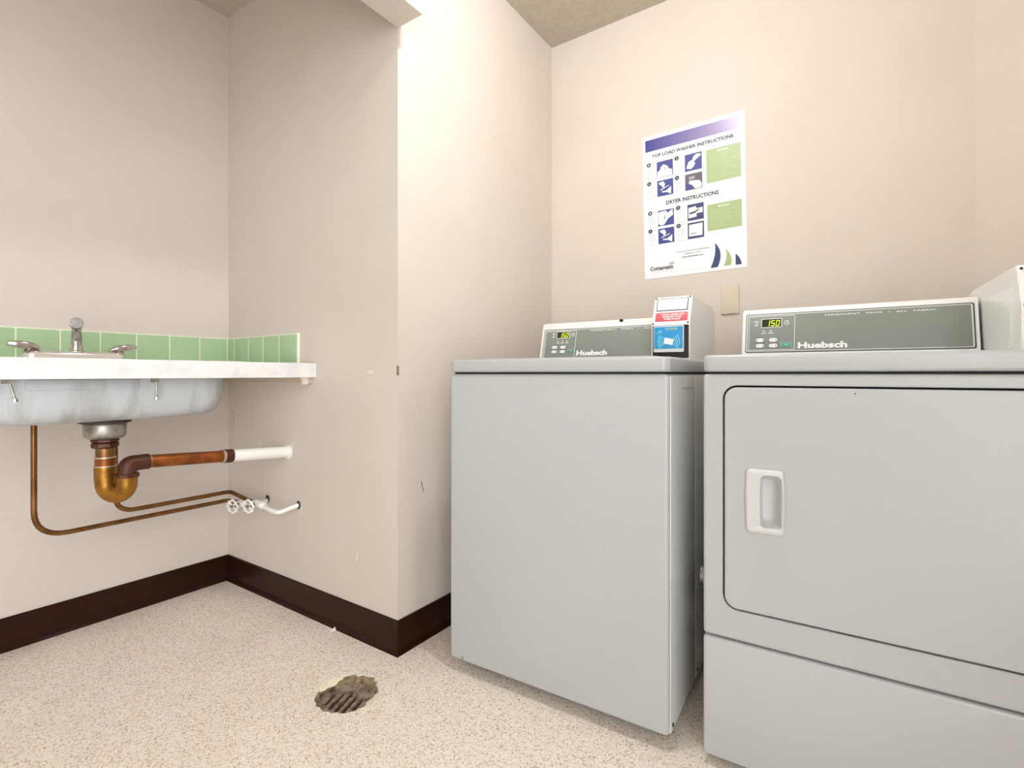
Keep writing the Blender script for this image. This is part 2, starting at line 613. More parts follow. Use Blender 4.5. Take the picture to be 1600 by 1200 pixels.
for (x, y, zb, lean) in ((-1.682, .338, .8125, .012), (-1.682, .636, .806, 0), (-1.945, .882, .802, .004)):
    k = MB(off(so)).tube([(x, y - lean, .867), (x, y, zb + .006)], .0028, 8).build('clip', STEELOLD, sink)
    MB(off(so)).tube([(x, y, zb + .007), (x, y, zb)], .0056, 8).build('screw_head', CHROME, k)
    MB(off(so)).box(x - .006, y - .012 - lean, .856, x + .006, y + .004 - lean, .8665).build('hook', STEELOLD, k)

# faucet
FX, FY = -2.10, .567
fa = thing('faucet', (FX, FY, .9202), 'two handle chrome faucet standing on the sink ledge', 'faucet')
m = MB()
L = []
for (i_, z) in ((0, 0), (0, .020), (.004, .027), (.010, .030), (.018, .031)):
    L.append([(a, b, z) for a, b in rr(-.028 + i_ * .5, -.131 + i_, .028 - i_ * .5, .131 - i_, .026 - i_ * .5, 6)])
m.loft(L).build('base_plate', mat('faucet_plate', (226, 224, 220), .12, metal=.6), fa)
MB().lathe([(.021, .024), (.021, .033), (.018, .036), (.0165, .05), (.0155, .055)]).build('spout_collar', CHROME, fa)
sp_ = fillet([(0, 0, .03), (.004, -.001, .080), (.03, -.008, .108), (.100, -.027, .116)], [.05, .06], 6)
rs = [.0150 - .003 * k / (len(sp_) - 1) for k in range(len(sp_))]
MB().tube(sp_, rs, 16).build('spout', CHROME, fa)
MB().tube([(.090, -.0243, .112), (.094, -.0254, .1135), (.112, -.030, .116), (.1125, -.0301, .116), (.108, -.029, .1155)], [.0155, .0172, .0168, .012, .011], 18).build('aerator', mat('worn_chrome', (150, 144, 140), .38, metal=.9, noise=(60, (110, 102, 98), .4, .75)), fa)
for s in (-1, 1):
    y0 = s * .104
    h = MB().lathe([(.027, .022), (.026, .028), (.020, .036), (.012, .044), (.006, .047)], (0, y0, 0)).build('handle', CHROME, fa)
    m = MB()
    L = []
    for (d_, w, zc, th) in ((-.014, .010, .036, .008), (.002, .016, .043, .012), (.018, .018, .0465, .012), (.036, .017, .049, .011), (.054, .015, .0505, .009), (.059, .012, .051, .006)):
        L.append([(a, y0 + s * d_, zc + b) for a, b in rr(-w, -th, w, th, th * .6, 3)])
    m.loft(L).build('lever', CHROME, h)

# ------------------------------------------------------------------ drain plumbing
DX, DY = -1.86, .57
dr = thing('drain_trap', (DX, DY, .50), 'brass and copper drain trap with a white pipe into the wall', 'pipe')
do = Vector(dr.location)
D = off(do)
MB(D).lathe([(.062, .742), (.064, .736), (.056, .733)], (DX, DY, 0), 28).build('flange', mat('dark_gasket', (70, 64, 60), .5), dr)
m = MB(D)
m.lathe([(.050, .734), (.052, .730), (.052, .700), (.049, .694), (.040, .688), (.030, .686)], (DX, DY, 0), 28)
m.build('strainer_cup', STEELOLD, dr)
MB(D).lathe([(.033, .688), (.036, .685), (.036, .680), (.032, .678), (.031, .676), (.035, .674), (.035, .664), (.030, .660), (.022, .659)], (DX, DY, 0), 8).build('slip_nut', RUST, dr)
MB(D).tube([(DX, DY, .665), (DX, DY, .628)], .0235, 18).build('tailpiece', COPPER, dr)
MB(D).tube([(DX, DY, .634), (DX, DY, .630)], .0262, 18).build('solder_ring', SOLDER, dr)
MB(D).tube([(DX, DY, .630), (DX, DY, .606)], .0255, 18).build('sleeve', COPPER2, dr)
MB(D).tube([(DX, DY, .608), (DX, DY, .604)], .0275, 18).build('solder_ring', SOLDER, dr)
OX, OY = -1.803, .606
dirv = Vector((OX - DX, OY - DY, 0))
sp_len = dirv.length
path = [(DX, DY, .605), (DX, DY, .575)]
cxm, cym = (DX + OX) / 2, (DY + OY) / 2
rb = sp_len / 2
for k in range(1, 12):
    t = math.pi * k / 12
    path.append((cxm - (OX - DX) / 2 * math.cos(t), cym - (OY - DY) / 2 * math.cos(t), .556 - rb * 1.0 * math.sin(t)))
path += [(OX, OY, .556), (OX, OY, .578)]
MB(D).tube(path, [.0275, .0275] + [.026] * 11 + [.0255, .0265], 20).build('trap_bend', BRASS, dr)
MB(D).tube([(OX, OY, .574), (OX, OY, .584)], .0305, 10).build('union_nut', RUST, dr)
AX, AY, AZ = -1.806, YC, .583          # where the arm meets the wall
A0 = Vector((OX - .002, OY + .055, .612))
A1 = Vector((AX, AY, AZ))
ad = (A1 - A0).normalized()
el = fillet([(OX, OY, .582), (OX, OY, .6125), tuple(A0)], .045, 8)
MB(D).tube(el, .0235, 18).build('elbow', RUST, dr)


def arm(a, b, r, name, m_):
    return MB(D).tube([tuple(A0 + ad * a), tuple(A0 + ad * b)], r, 18).build(name, m_, dr)


AL = (A1 - A0).length
arm(-.004, .002, .0228, 'solder_ring', SOLDER)
arm(0, .235, .0198, 'arm_pipe', COPPER2)
arm(.218, .226, .0222, 'solder_ring', SOLDER)
arm(.226, .252, .0232, 'coupling', RUST)
arm(.250, AL + .01, .0212, 'white_pipe', PIPEW)
MB(lambda a, b, h: D(a, h, b)).prism([(AX + .029 * math.cos(2 * math.pi * k / 16) * (1 + .1 * math.sin(5 * k)), AZ + .027 * math.sin(2 * math.pi * k / 16)) for k in range(16)], YC - .005, YC).build('caulk_ring', PIPEW, dr)

# supply lines
HWD = Vector((.30, -.95, -.05)).normalized()


def valve(parent, body, o_, wheel_d=.04):
    body = Vector(body)
    f = off(o_)
    MB(f).tube([body - Vector((.022, 0, 0)), body - Vector((.014, 0, 0)), body, body + Vector((.014, 0, 0)), body + Vector((.022, 0, 0))], [.009, .012, .0145, .012, .009], 12).build('valve_body', PIPEW, parent)
    MB(f).tube([body, body + HWD * (wheel_d - .004)], [.009, .0045], 10).build('valve_stem', STEELOLD, parent)
    c_ = body + HWD * wheel_d
    u = HWD.cross(Vector((0, 0, 1))).normalized()
    w = u.cross(HWD)
    m = MB(f)
    n = 40
    loops = []
    for k in range(n):          # fluted rim
        t = 2 * math.pi * k / n
        rad = .0225 + .0024 * math.cos(8 * t)
        rd = u * math.cos(t) + w * math.sin(t)
        loops.append([tuple(c_ + rd * (rad + .0042 * math.cos(q)) + HWD * .0042 * math.sin(q)) for q in [2 * math.pi * j / 8 for j in range(8)]])
    loops.append(loops[0])
    m.loft(loops, False, False)
    wh = m.build('handwheel', PIPEW, parent)
    for k in range(4):
        t = math.pi / 4 + math.pi / 2 * k
        rd = u * math.cos(t) + w * math.sin(t)
        MB(f).tube([tuple(c_), tuple(c_ + rd * .022)], .0032, 8).build('spoke', PIPEW, wh)
    MB(f).tube([tuple(c_ - HWD * .004), tuple(c_ + HWD * .006)], .0062, 10).build('hub', STEELOLD, wh)


su = thing('supply_line', (-2.10, .464, .37), 'long copper supply tube running low under the sink to its valve', 'pipe')
so1 = Vector(su.location)
p1 = fillet([(-2.10, .464, .866), (-2.10, .464, .3735), (-2.10, 1.045, .3735), (-2.03, 1.047, .3735)], [.085, .012], 8)
MB(off(so1)).tube(p1, .0079, 14).build('copper_tube', COPPER, su)
valve(su, (-2.004, 1.048, .374), so1)
MB(off(so1)).tube(fillet([(-1.985, 1.048, .374), (-1.948, 1.05, .376), (-1.947, YC + .004, .378)], .02), .0085, 12).build('wall_stub', PIPEW, su)
MB(off(so1)).tube([(-2.04, 1.047, .3735), (-2.02, 1.047, .3735)], .0105, 12).build('fitting', RUST, su)
MB(lambda a, b, h: off(so1)(a, h, b)).prism([(-1.945 + .013 * math.cos(k * .7), .385 + .016 * math.sin(k * .7)) for k in range(9)], YC - .002, YC).build('wall_hole', BLACK, su)

sv = thing('supply_line', (-2.10, .671, .40), 'short copper supply tube bending behind the trap to its valve', 'pipe')
so2 = Vector(sv.location)
p2 = fillet([(-2.10, .671, .866), (-2.10, .671, .4065), (-2.10, 1.055, .4065), (-1.945, 1.062, .384)], [.062, .022], 8)
MB(off(so2)).tube(p2, .0079, 14).build('copper_tube', COPPER, sv)
valve(sv, (-1.918, 1.062, .384), so2)
p3 = fillet([(-1.905, 1.062, .384), (-1.80, 1.058, .372), (-1.765, 1.062, .371), (-1.74, YC + .004, .390)], [.02, .02], 6)
MB(off(so2)).tube(p3, .0085, 12).build('wall_stub', PIPEW, sv)
MB(off(so2)).tube([(-1.90, 1.062, .3835), (-1.893, 1.062, .383), (-1.868, 1.061, .381), (-1.86, 1.061, .380)], [.010, .0145, .0145, .010], 12).build('union', PIPEW, sv)
MB(lambda a, b, h: off(so2)(a, h, b)).prism([(-1.737 + .012 * math.cos(k * .7), .391 + .016 * math.sin(k * .7)) for k in range(9)], YC - .002, YC).build('wall_hole', BLACK, sv)

# cover strip on the wall in the sink corner
cs = MB(lambda a, b, h: (a - (-2.20), h - YC, b - .643)).slab(-2.226, .645, -2.182, .728, YC - .004, YC, r=.01, e=.002).build('cover_strip', PATCH)
cs.location = (-2.20, YC, .643)
tag(cs, 'small beige cover strip on the wall in the corner below the worktop', 'cover')

# ------------------------------------------------------------------ floor drain
fd = thing('floor_drain', (GC[0], GC[1], -.028), 'rusty round floor drain grate with slots, sunk in broken concrete', 'drain')
NC = 36
circ = [(.074 * math.cos(2 * math.pi * k / NC), .074 * math.sin(2 * math.pi * k / NC)) for k in range(NC)]
sd = Vector((-.0226, .0637)).normalized()
sn = Vector((sd.y, -sd.x))
holes = []
for k in range(-2, 3):
    hl = (.044, .040, .026)[abs(k)]
    q = []
    for a, b in rr(-hl, -.0052, hl, .0052, .005, 3):
        q.append((sd * a + sn * (b + k * .0215)).to_tuple())
    holes.append(q)
MB().plate(circ, holes, .004, -.004).build('grate', IRON, fd, 30)
MB().plate([(a * 1.10, b * 1.10) for a, b in circ], [[(a * .99, b * .99) for a, b in circ]], .007, -.008).build('rim', IRON, fd, 30)
MB().lathe([(.072, -.006), (.066, -.05), (.05, -.06)], n=28).build('drain_body', BLACK, fd)

pc = MB().add([(0, 0, .0008), (.016, .003, .001), (.012, .014, .004), (.004, .016, .012), (.006, .006, .002), (0, 0, 0), (.016, .003, 0)],
              [(0, 1, 4), (1, 2, 4), (2, 3, 4), (3, 0, 4), (0, 5, 6, 1), (5, 3, 2, 6)]).build('paint_chip', PLASTER, None, 0)
pc.location = (-1.50, 1.088, .0)
tag(pc, 'small white paint flake lying at the foot of the baseboard', 'paint chip')

# ------------------------------------------------------------------ poster
PT = R(1.0)
PW, PH = .3965, .596
po = thing('instruction_poster', (-.767 + PH * math.sin(PT), YB, 1.870 - PH * math.cos(PT)), 'white laundry instruction poster with blue and green panels on the wall', 'poster', (0, -PT, 0))


def PM(layer=0, t=.0003):
    h = -.0022 - layer * .0004
    return MB(lambda a, b, c_: (a, h - c_ * t, PH - b))


def quad(name, a0, b0, a1, b1, m_, parent, layer=1):
    mm = MB(lambda a, b, c_: (a, c_, PH - b))
    h = -.0018 - layer * .0003
    mm.prism([(a0, b0), (a1, b0), (a1, b1), (a0, b1)], h, h + .00025)
    return mm.build(name, m_, parent, 0)


def poly(name, pts, m_, parent, layer=3):
    mm = MB(lambda a, b, c_: (a, c_, PH - b))
    h = -.0018 - layer * .0003
    mm.prism(pts, h, h + .00025)
    return mm.build(name, m_, parent, 0)


def words(name, s, a0, b0, a1, b1, m_, parent, layer=2, bold=0.0):
    """b0 = top, b1 = baseline measured down from the poster's upper edge"""
    h = -.0018 - layer * .0003
    mm = MB(lambda a, b, c_: (a, c_, PH - b))
    mm.text(s, a0, b1, a1, b0, h, bold)
    return mm.build(name, m_, parent, 0, recalc=False)


MB(lambda a, b, c_: (a, c_, PH - b)).box(0, 0, -.0018, PW, PH, -.0003).build('sheet', PAPER, po, 0)
quad('header_band', .0115, .017, .3836, .0655, BLEND, po)
words('title', 'TOP LOAD WASHER INSTRUCTIONS', .039, .0815, .356, .0955, INK, po, bold=.03)
words('title', 'DRYER INSTRUCTIONS', .095, .284, .299, .3005, INK, po, bold=.03)


def card(a0, b0, a1, b1, ap, num, kind):
    w = .0007
    mm = MB(lambda a, b, c_: (a, c_, PH - b))
    h = -.0018 - .0003
    for (q0, r0, q1, r1) in ((a0, b0, a1, b0 + w), (a0, b1 - w, a1, b1), (a0, b0, a0 + w, b1), (a1 - w, b0, a1, b1)):
        mm.prism([(q0, r0), (q1, r0), (q1, r1), (q0, r1)], h, h + .00025)
    cdp = mm.build('step_card', INK, po, 0)
    quad('picture', ap, b0 + .0004, a1 - .0004, b1 - .0004, SLATE if kind == 'press' else NAVY2 if kind in ('slip', 'panel') else NAVY, cdp, 2)
    W_, H_ = a1 - ap, b1 - b0

    def P(pts):
        return [(ap + W_ * x, b0 + H_ * y) for x, y in pts]
    def wp(pts, m_=WHITE, layer=3):
        poly('picture_shape', P(pts), m_, cdp, layer)
    if kind == 'load':
        wp([(.02, .98), (.05, .62), (.2, .52), (.25, .35), (.42, .22), (.58, .3), (.7, .42), (.75, .55), (.95, .62), (.96, .98)])
        wp([(.25, .55), (.3, .42), (.45, .36), (.5, .5), (.42, .66), (.3, .7)], mat('poster_pale', (226, 228, 224), .5), 4)
        wp([(.42, .4), (.5, .42), (.62, .6), (.54, .58)], GREYINK, 5)
    elif kind == 'soap':
        wp([(.08, .82), (.2, .48), (.38, .38), (.62, .6), (.52, .78), (.36, .9), (.18, .86)])
        wp([(.42, .42), (.52, .18), (.66, .08), (.92, .1), (.96, .2), (.74, .34), (.52, .5)])
    elif kind == 'coin':
        wp([(.10, .12), (.38, .08), (.5, .26), (.44, .46), (.32, .48), (.28, .32), (.14, .26)])
        wp([(.2, .58), (.74, .38), (.74, .42), (.2, .64)])
        wp([(.30, .70), (.56, .70), (.88, .48), (.86, .96), (.58, .80), (.30, .78)])
    elif kind == 'press':
        poly('picture_shape', P([(.02, .98), (.02, .55), (.3, .62), (.45, .98)]), NAVY, cdp, 3)
        wp([(.22, .18), (.56, .16), (.56, .34), (.22, .36)], GREYINK, 3)
        wp([(.24, .44), (.4, .42), (.6, .46), (.84, .5), (.97, .72), (.96, .96), (.6, .98), (.4, .7), (.22, .62)], WHITE, 4)
    elif kind == 'lint':
        wp([(.02, .1), (.5, .06), (.62, .22), (.92, .02), (.95, .4), (.62, .6), (.4, .92), (.2, .98), (.02, .82)])
        wp([(.42, .36), (.5, .36), (.46, .6), (.36, .62)], GREYINK, 4)
    elif kind == 'slip':
        wp([(.06, .2), (.54, .16), (.54, .3), (.94, .28), (.94, .6), (.56, .6), (.56, .8), (.06, .84)])
        wp([(.12, .5), (.4, .48), (.7, .36), (.74, .4), (.44, .58), (.12, .6)], INK, 4)
    else:
        wp([(.08, .12), (.92, .10), (.90, .86), (.08, .84)])
        wp([(.18, .66), (.5, .64), (.5, .72), (.18, .74)], GREYINK, 4)
    for k in range(5):
        quad('text_line', a0 + .006, b0 + H_ * (.3 + .11 * k), a0 + .006 + (ap - a0 - .012) * random.uniform(.6, 1), b0 + H_ * (.3 + .11 * k) + .0012, GREYINK, cdp, 2)
    cx_, cy_ = a0 + .002, b0 + .004
    bd = poly('number_badge', [(cx_ + .0088 * math.cos(2 * math.pi * k / 18), cy_ + .0088 * math.sin(2 * math.pi * k / 18)) for k in range(18)], INK, cdp, 3)
    words('number', str(num), cx_ - .0022, cy_ - .004, cx_ + .0022, cy_ + .004, WHITE, cdp, 4, .03)


card(.0235, .1175, .1250, .1840, .0590, 1, 'load')
card(.0235, .1962, .1250, .2610, .0595, 2, 'coin')
card(.1385, .1175, .2387, .1850, .1731, 3, 'soap')
card(.1385, .1972, .2392, .2612, .1729, 4, 'press')
card(.0255, .3196, .1260, .3840, .0606, 1, 'lint')
card(.0255, .3944, .1260, .4570, .0606, 2, 'coin')
card(.1410, .3190, .2426, .3840, .1799, 3, 'slip')
card(.1418, .3925, .2423, .4565, .1799, 4, 'panel')
for (b0, b1, nl) in ((.119, .250, 15), (.3348, .438, 10)):
    gp = quad('notice_panel', .2555, b0, .381, b1, GREENP, po)
    words('notice_heading', 'IMPORTANT', .296, b0 + .009, .338, b0 + .0155, WHITE, gp, 2, .03)
    for k in range(nl):
        yy = b0 + .022 + k * (b1 - b0 - .03) / nl
        quad('text_line', .266, yy, .266 + random.uniform(.05, .105), yy + .0014, GREENT, gp, 2)
words('contact_line', 'Customer Service and Assistance', .1305, .4975, .2625, .5035, INK, po)
words('contact_line', '1-800-561-1972', .164, .509, .2275, .5148, INK, po)
words('contact_line', 'www.coinamatic.com', .155, .521, .239, .527, INK, po, bold=.025)
words('logo', 'Coinamatic', .0238, .5465, .1202, .5640, INK, po, bold=.03)
words('logo_line', 'LAUNDRY SOLUTIONS', .0335, .5695, .115, .5722, GREYINK, po)
poly('logo_stroke', [(.103, .5425), (.121, .5365), (.1225, .5385), (.105, .5445)], NAVY2, po, 2)
poly('logo_stroke', [(.108, .5465), (.1235, .5415), (.1245, .5432), (.110, .5482)], NAVY2, po, 2)
words('fine_print', 'in partnership with the property manager', .157, .5785, .239, .581, GREYINK, po)


def sail(name, top, bulge, br, bl, inn, m_):
    pts = []

    def bz(p, c_, q, n=8):
        return [((1 - t) ** 2 * p[0] + 2 * t * (1 - t) * c_[0] + t * t * q[0], (1 - t) ** 2 * p[1] + 2 * t * (1 - t) * c_[1] + t * t * q[1]) for t in [k / n for k in range(n)]]
    pts += bz(top, bulge, br) + [br] + bz(bl, inn, top)
    poly(name, pts, m_, po, 2)


sail('sail_mark', (.2815, .4863), (.318, .527), (.2905, .5825), (.2642, .5827), (.289, .530), NAVY2)
sail('sail_mark', (.3206, .5147), (.350, .548), (.3385, .5808), (.3127, .5809), (.330, .545), GREENP)
sail('sail_mark', (.3562, .5397), (.374, .556), (.3773, .5821), (.3555, .5821), (.3555, .560), NAVY2)

# blank wall plate
bp = MB(lambda a, b, h: (a + .4215, h - YB, b - 1.108)).slab(-.4535, 1.108, -.3895, 1.219, YB - .0075, YB, r=.003, e=.002).build('blank_wall_plate', PLATE)
bp.location = (-.4215, YB, 1.108)
tag(bp, 'beige blank outlet plate on the wall below the poster', 'wall plate')


# ------------------------------------------------------------------ laundry machines
def seg_digits(f, s, x0, b0, w, h, gap, hh):
    SEG = {'1': 'bc', '5': 'afgcd', '0': 'abcdef'}
    out = []
    t = w * .2
    for i_, ch in enumerate(s):
        ox = x0 + i_ * (w + gap)
        m = MB(f)
        for sg in SEG[ch]:
            a0, c0, a1, c1 = {'a': (t * .3, h - t, w - t * .3, h), 'd': (t * .3, 0, w - t * .3, t), 'g': (t * .3, h / 2 - t / 2, w - t * .3, h / 2 + t / 2),
                              'f': (0, h / 2 + t * .2, t, h - t * .2), 'b': (w - t, h / 2 + t * .2, w, h - t * .2), 'e': (0, t * .2, t, h / 2 - t * .2), 'c': (w - t, t * .2, w, h / 2 - t * .2)}[sg]
            sl = .14
            m.prism([(ox + a0 + sl * c0, b0 + c0), (ox + a1 + sl * c0, b0 + c0), (ox + a1 + sl * c1, b0 + c1), (ox + a0 + sl * c1, b0 + c1)], hh, hh + .0004)
        out.append(m)
    return out


def machine(name, loc, rz, W_, label, cat, washer):
    o = thing(name, (loc[0], loc[1], 0), label, cat, (0, 0, R(rz)))
    # console: profile in (y, z); sloped face from F0 to F1
    yc = .50 if washer else .44
    F0 = Vector((yc - .012, .917))
    F1 = Vector((yc + .024, 1.062))
    sdir = (F1 - F0).normalized()
    sout = Vector((-sdir.y, sdir.x))           # toward the user

    def CF(a, b, h):                            # a = x, b = world z wanted, h = out of the face
        k = (b - F0.y) / sdir.y
        p = F0 + sdir * k + sout * h
        return (a, p.x, p.y)
    cl_, cr_ = (.030, .503) if washer else (.018, .551)
    # housing
    prof = [(F0.x, F0.y), (F1.x, F1.y), (F1.x + .004, F1.y + .006), (F1.x + .012, F1.y + .009), (.655, F1.y + .009), (.668, F1.y + .002), (.672, F0.y)]
    L = []
    for (x, i_) in ((cl_, .006), (cl_ + .002, .002), (cl_ + .006, 0), (cr_, 0)):
        L.append([(x, y + i_ if y < .6 else y - i_, max(z - i_, F0.y)) for y, z in prof])
    MB().loft(L).build('console', ENAMEL2, o, 40)
    p0 = cl_ + (.016 if washer else .014)
    p1 = cr_ - (.0 if washer else .010)
    pz0, pz1 = .925 if washer else .944, 1.043 if washer else 1.053
    b_ = MB(CF).slab(p0 - .003, pz0 - .003, p1 + (.0 if washer else .003), pz1 + .003, .0012, -.002, r=.005, e=.0005).build('panel_border', mat('panel_border_dark', (84, 90, 86), .5), o)
    MB(CF).slab(p0 - .0005, pz0, p1 - (0 if washer else .0005), pz1, .0018, -.001, r=.004, e=.0004).build('panel_line', WHITE, o)
    pn = MB(CF).slab(p0 + .002, pz0 + .002, p1 - (.0 if washer else .0035), pz1 - .002, .0024, -.001, r=.003, e=.0004).build('control_panel', GREY, o)
    # keypad area outline
    dx = p0 + (.130 if washer else .124)
    w = .0012
    m = MB(CF)
    for (a0, b0, a1, b1) in ((p0 + .006, pz0 + .004, p0 + .006 + w, pz1 - .005), (dx, pz0 + .004, dx + w, pz1 - .005), (p0 + .006, pz1 - .005 - w, dx + w, pz1 - .005), (p0 + .006, pz0 + .004, dx + w, pz0 + .004 + w)):
        m.prism([(a0, b0), (a1, b0), (a1, b1), (a0, b1)], .0024, .0029)
    m.build('keypad_outline', WHITE, o, 0)
    k0 = p0 - (.047 if washer else .032) + (0 if washer else 0)
    zo = -.004 if washer else 0.0
    # display
    dx0 = k0 + (.099 if washer else .0705)
    ds = MB(CF).slab(dx0, 1.0135 + zo, dx0 + .054, 1.040 + zo, .0036, .002, r=.002, e=.0003).build('display', WHITE, o)
    MB(CF).slab(dx0 + .0018, 1.0153 + zo, dx0 + .0522, 1.0382 + zo, .0042, .003, r=.001, e=.0002).build('display_glass', LCD, ds)
    for m in seg_digits(CF, '150', dx0 + .012, 1.0172 + zo, .0095, .017, .0032, .0043):
        m.build('digit', LED, ds, 0)
    # pictograms and indicator marks
    m = MB(CF)
    n = 20
    cxk, czk = dx0 + .066, 1.0265 + zo
    ro = [(cxk + .0062 * math.cos(2 * math.pi * k / n), czk + .0062 * math.sin(2 * math.pi * k / n)) for k in range(n)]
    ri = [(cxk + .0050 * math.cos(2 * math.pi * k / n), czk + .0050 * math.sin(2 * math.pi * k / n)) for k in range(n)]
    m.plate(ro, [ri], .0024, .0029)
    m.prism([(cxk - .0005, czk), (cxk + .0005, czk), (cxk + .0005, czk + .004), (cxk - .0005, czk + .004)], .0024, .0029)
    m.prism([(cxk, czk - .0005), (cxk + .003, czk - .0005), (cxk + .003, czk + .0005), (cxk, czk + .0005)], .0024, .0029)
    m.build('clock_symbol', WHITE, o, 0)
    m = MB(CF)
    ix = dx0 - .016
    m.prism([(ix - .004, 1.033 + zo), (ix + .004, 1.031 + zo), (ix + .004, 1.0325 + zo), (ix - .004, 1.0345 + zo)], .0024, .0029)
    m.plate([(ix + .002, 1.028 + zo), (ix + .008, 1.028 + zo), (ix + .008, 1.035 + zo), (ix + .002, 1.035 + zo)], [[(ix + .003, 1.029 + zo), (ix + .007, 1.029 + zo), (ix + .007, 1.034 + zo), (ix + .003, 1.034 + zo)]], .0024, .0029)
    m.prism([(ix - .002, 1.020 + zo), (ix + .007, 1.020 + zo), (ix + .005, 1.0245 + zo), (ix, 1.0235 + zo)], .0024, .0029)
    m.build('hand_coin_symbol', WHITE, o, 0)
    for q in range(3 if washer else 2):
        xq = dx0 + .004 + q * .0185
        m = MB(CF)
        m.prism([(xq + .0022 * math.cos(k * .785) + .003, 1.004 + zo + .0022 * math.sin(k * .785)) for k in range(8)], .0024, .0030)
        m.prism([(xq - .003, .9965 + zo), (xq + .010, .9965 + zo), (xq + .010, .9985 + zo), (xq - .003, .9985 + zo)], .0024, .0029)
        m.build('indicator', WHITE, o, 0)
    # buttons
    bx = k0 + (.0955 if washer else .0685)
    for (i_, j_) in ((0, 0), (1, 0), (0, 1), (1, 1)):
        a = bx + i_ * .0345
        b = .968 + zo * 0 - .0 + (.9765 - .968) * (1 - j_) - j_ * .008
        m = MB(CF).slab(a - .0125, b - .0068, a + .0125, b + .0068, .0032, .002, r=.005, e=.0004)
        kb = m.build('button', mat('button_ring', (92, 98, 94), .5), o)
        MB(CF).slab(a - .011, b - .0056, a + .011, b + .0056, .0046, .003, r=.0052, e=.0008).build('button_cap', WHITE, kb)
        MB(CF).prism([(a + .0055, b - .002), (a + .0075, b - .002), (a + .0075, b + .002), (a + .0055, b + .002)], .0046, .0049).build('button_mark', INK, kb, 0)
        MB(CF).plate([(a - .005 + .003 * math.cos(k * .785), b + .003 * math.sin(k * .785)) for k in range(8)], [[(a - .005 + .0022 * math.cos(k * .785), b + .0022 * math.sin(k * .785)) for k in range(8)]], .0046, .0049).build('button_symbol', GREYINK, kb, 0)
    a = bx + .068
    gb = MB(CF).slab(a - .0135, .9555, a + .0135, .9685, .0036, .002, r=.0022, e=.0004).build('start_button', mat('start_ring', (150, 190, 172), .4), o)
    MB(CF).slab(a - .012, .957, a + .012, .967, .0046, .003, r=.0018, e=.0005).build('start_cap', GREENB, gb)
    MB(CF).text('START', a - .006, .9602, a + .006, .9638, .0048).build('start_word', WHITE, gb, 0, recalc=False)
    # lettering
    hx = dx + .009
    MB(CF).text('Huebsch', hx + .0008, .9492 if not washer else .9438, hx + .1178, .9672 if not washer else .9628, .0026, .035).build('brand_shadow', INK, o, 0, recalc=False)
    MB(CF).text('Huebsch', hx, .950 if not washer else .9445, hx + .117, .968 if not washer else .9635, .0029, .045).build('brand_lettering', WHITE, o, 0, recalc=False)
    tx = dx + (.056 if washer else .0745)
    st = 'PERMANENT   PRESS   \u2022   ALL   FAB' if washer else 'PERMANENT   PRESS   \u2022   ALL   FABRIC'
    tw = (.503 - .004 - tx) if washer else .240
    MB(CF).text(st, tx, 1.0330 if washer else 1.0405, tx + tw, 1.0372 if washer else 1.0447, .0028, .01).build('cycle_lettering', WHITE, o, 0, recalc=False)

    # card box on the console's end
    bx0, bx1 = (.505, .618) if washer else (.558, .671)
    fy = .34 if washer else .15
    bprof = [(fy, .917), (fy, 1.028), (fy + .034, 1.112), (fy + .040, 1.114), (.64, 1.113), (.69, 1.104), (.710, 1.082), (.715, 1.04), (.715, .922)]
    if not washer:
        bprof = [(fy, .923), (fy, 1.012), (fy + .030, 1.090), (fy + .036, 1.096), (.57, 1.098), (.64, 1.085), (.66, 1.06), (.672, .923)]
    L = []
    for (x, i_) in ((bx0, .0025), (bx0 + .0025, 0), (bx1 - .0025, 0), (bx1, .0025)):
        ym = sum(p[0] for p in bprof) / len(bprof)
        L.append([(x, y + i_ if y < ym else y - i_, z - i_ if z > 1 else z) for y, z in bprof])
    cb = MB().loft(L).build('card_reader_box', ENAMEL2, o, 30)
    G0 = Vector((fy, 1.028 if washer else 1.012))
    G1 = Vector((fy + .034, 1.112)) if washer else Vector((fy + .030, 1.090))
    gd = (G1 - G0).normalized()
    go = Vector((-gd.y, gd.x))
    gl = (G1 - G0).length

    def BF(a, b, h):                            # upper sloped face, b = 0..1
        p = G0 + gd * (b * gl) + go * h
        return (bx0 + a, p.x, p.y)

    def VF(a, b, h):                            # lower vertical face
        return (bx0 + a, fy - h, b if washer else .926 + (b - .926) * .84)
    bw = bx1 - bx0
    MB(lambda a, b, h: BF(a, b / gl, h)).slab(.010, gl * .49, bw - .010, gl * .95, .0012, -.001, r=.002, e=.0003).build('label_border', mat('label_frame', (62, 60, 66), .5), cb)
    MB(lambda a, b, h: BF(a, b / gl, h)).slab(.0125, gl * .515, bw - .0125, gl * .925, .0017, 0, r=.001, e=.0002).build('paper_label', WHITE, cb)
    m = MB(BF)
    for (a0, b0, a1, b1) in ((.022, .585, .046, .600), (.028, .72, .040, .728), (.030, .80, .038, .807), (.022, .875, .048, .885), (.056, .585, .066, .590), (.08, .58, .084, .586)):
        m.prism([(a0, b0), (a1, b0), (a1, b1), (a0, b1)], .0017, .0020)
    m.build('label_print', GREYINK, cb, 0)
    MB(lambda a, b, h: BF(a, b / gl, h)).slab(.010, gl * .10, bw - .008, gl * .42, .0012, -.001, r=.004, e=.0003).build('red_sticker', RED, cb)
    for q, (s, a0, a1) in enumerate((('HOLD CARD ON', .028, .094), ('READER FOR', .032, .088), ('4 SECONDS', .036, .084))):
        MB(BF).text(s, a0, .315 - .085 * q, a1, .375 - .085 * q, .0014, .03).build('sticker_word', WHITE, cb, 0, recalc=False)
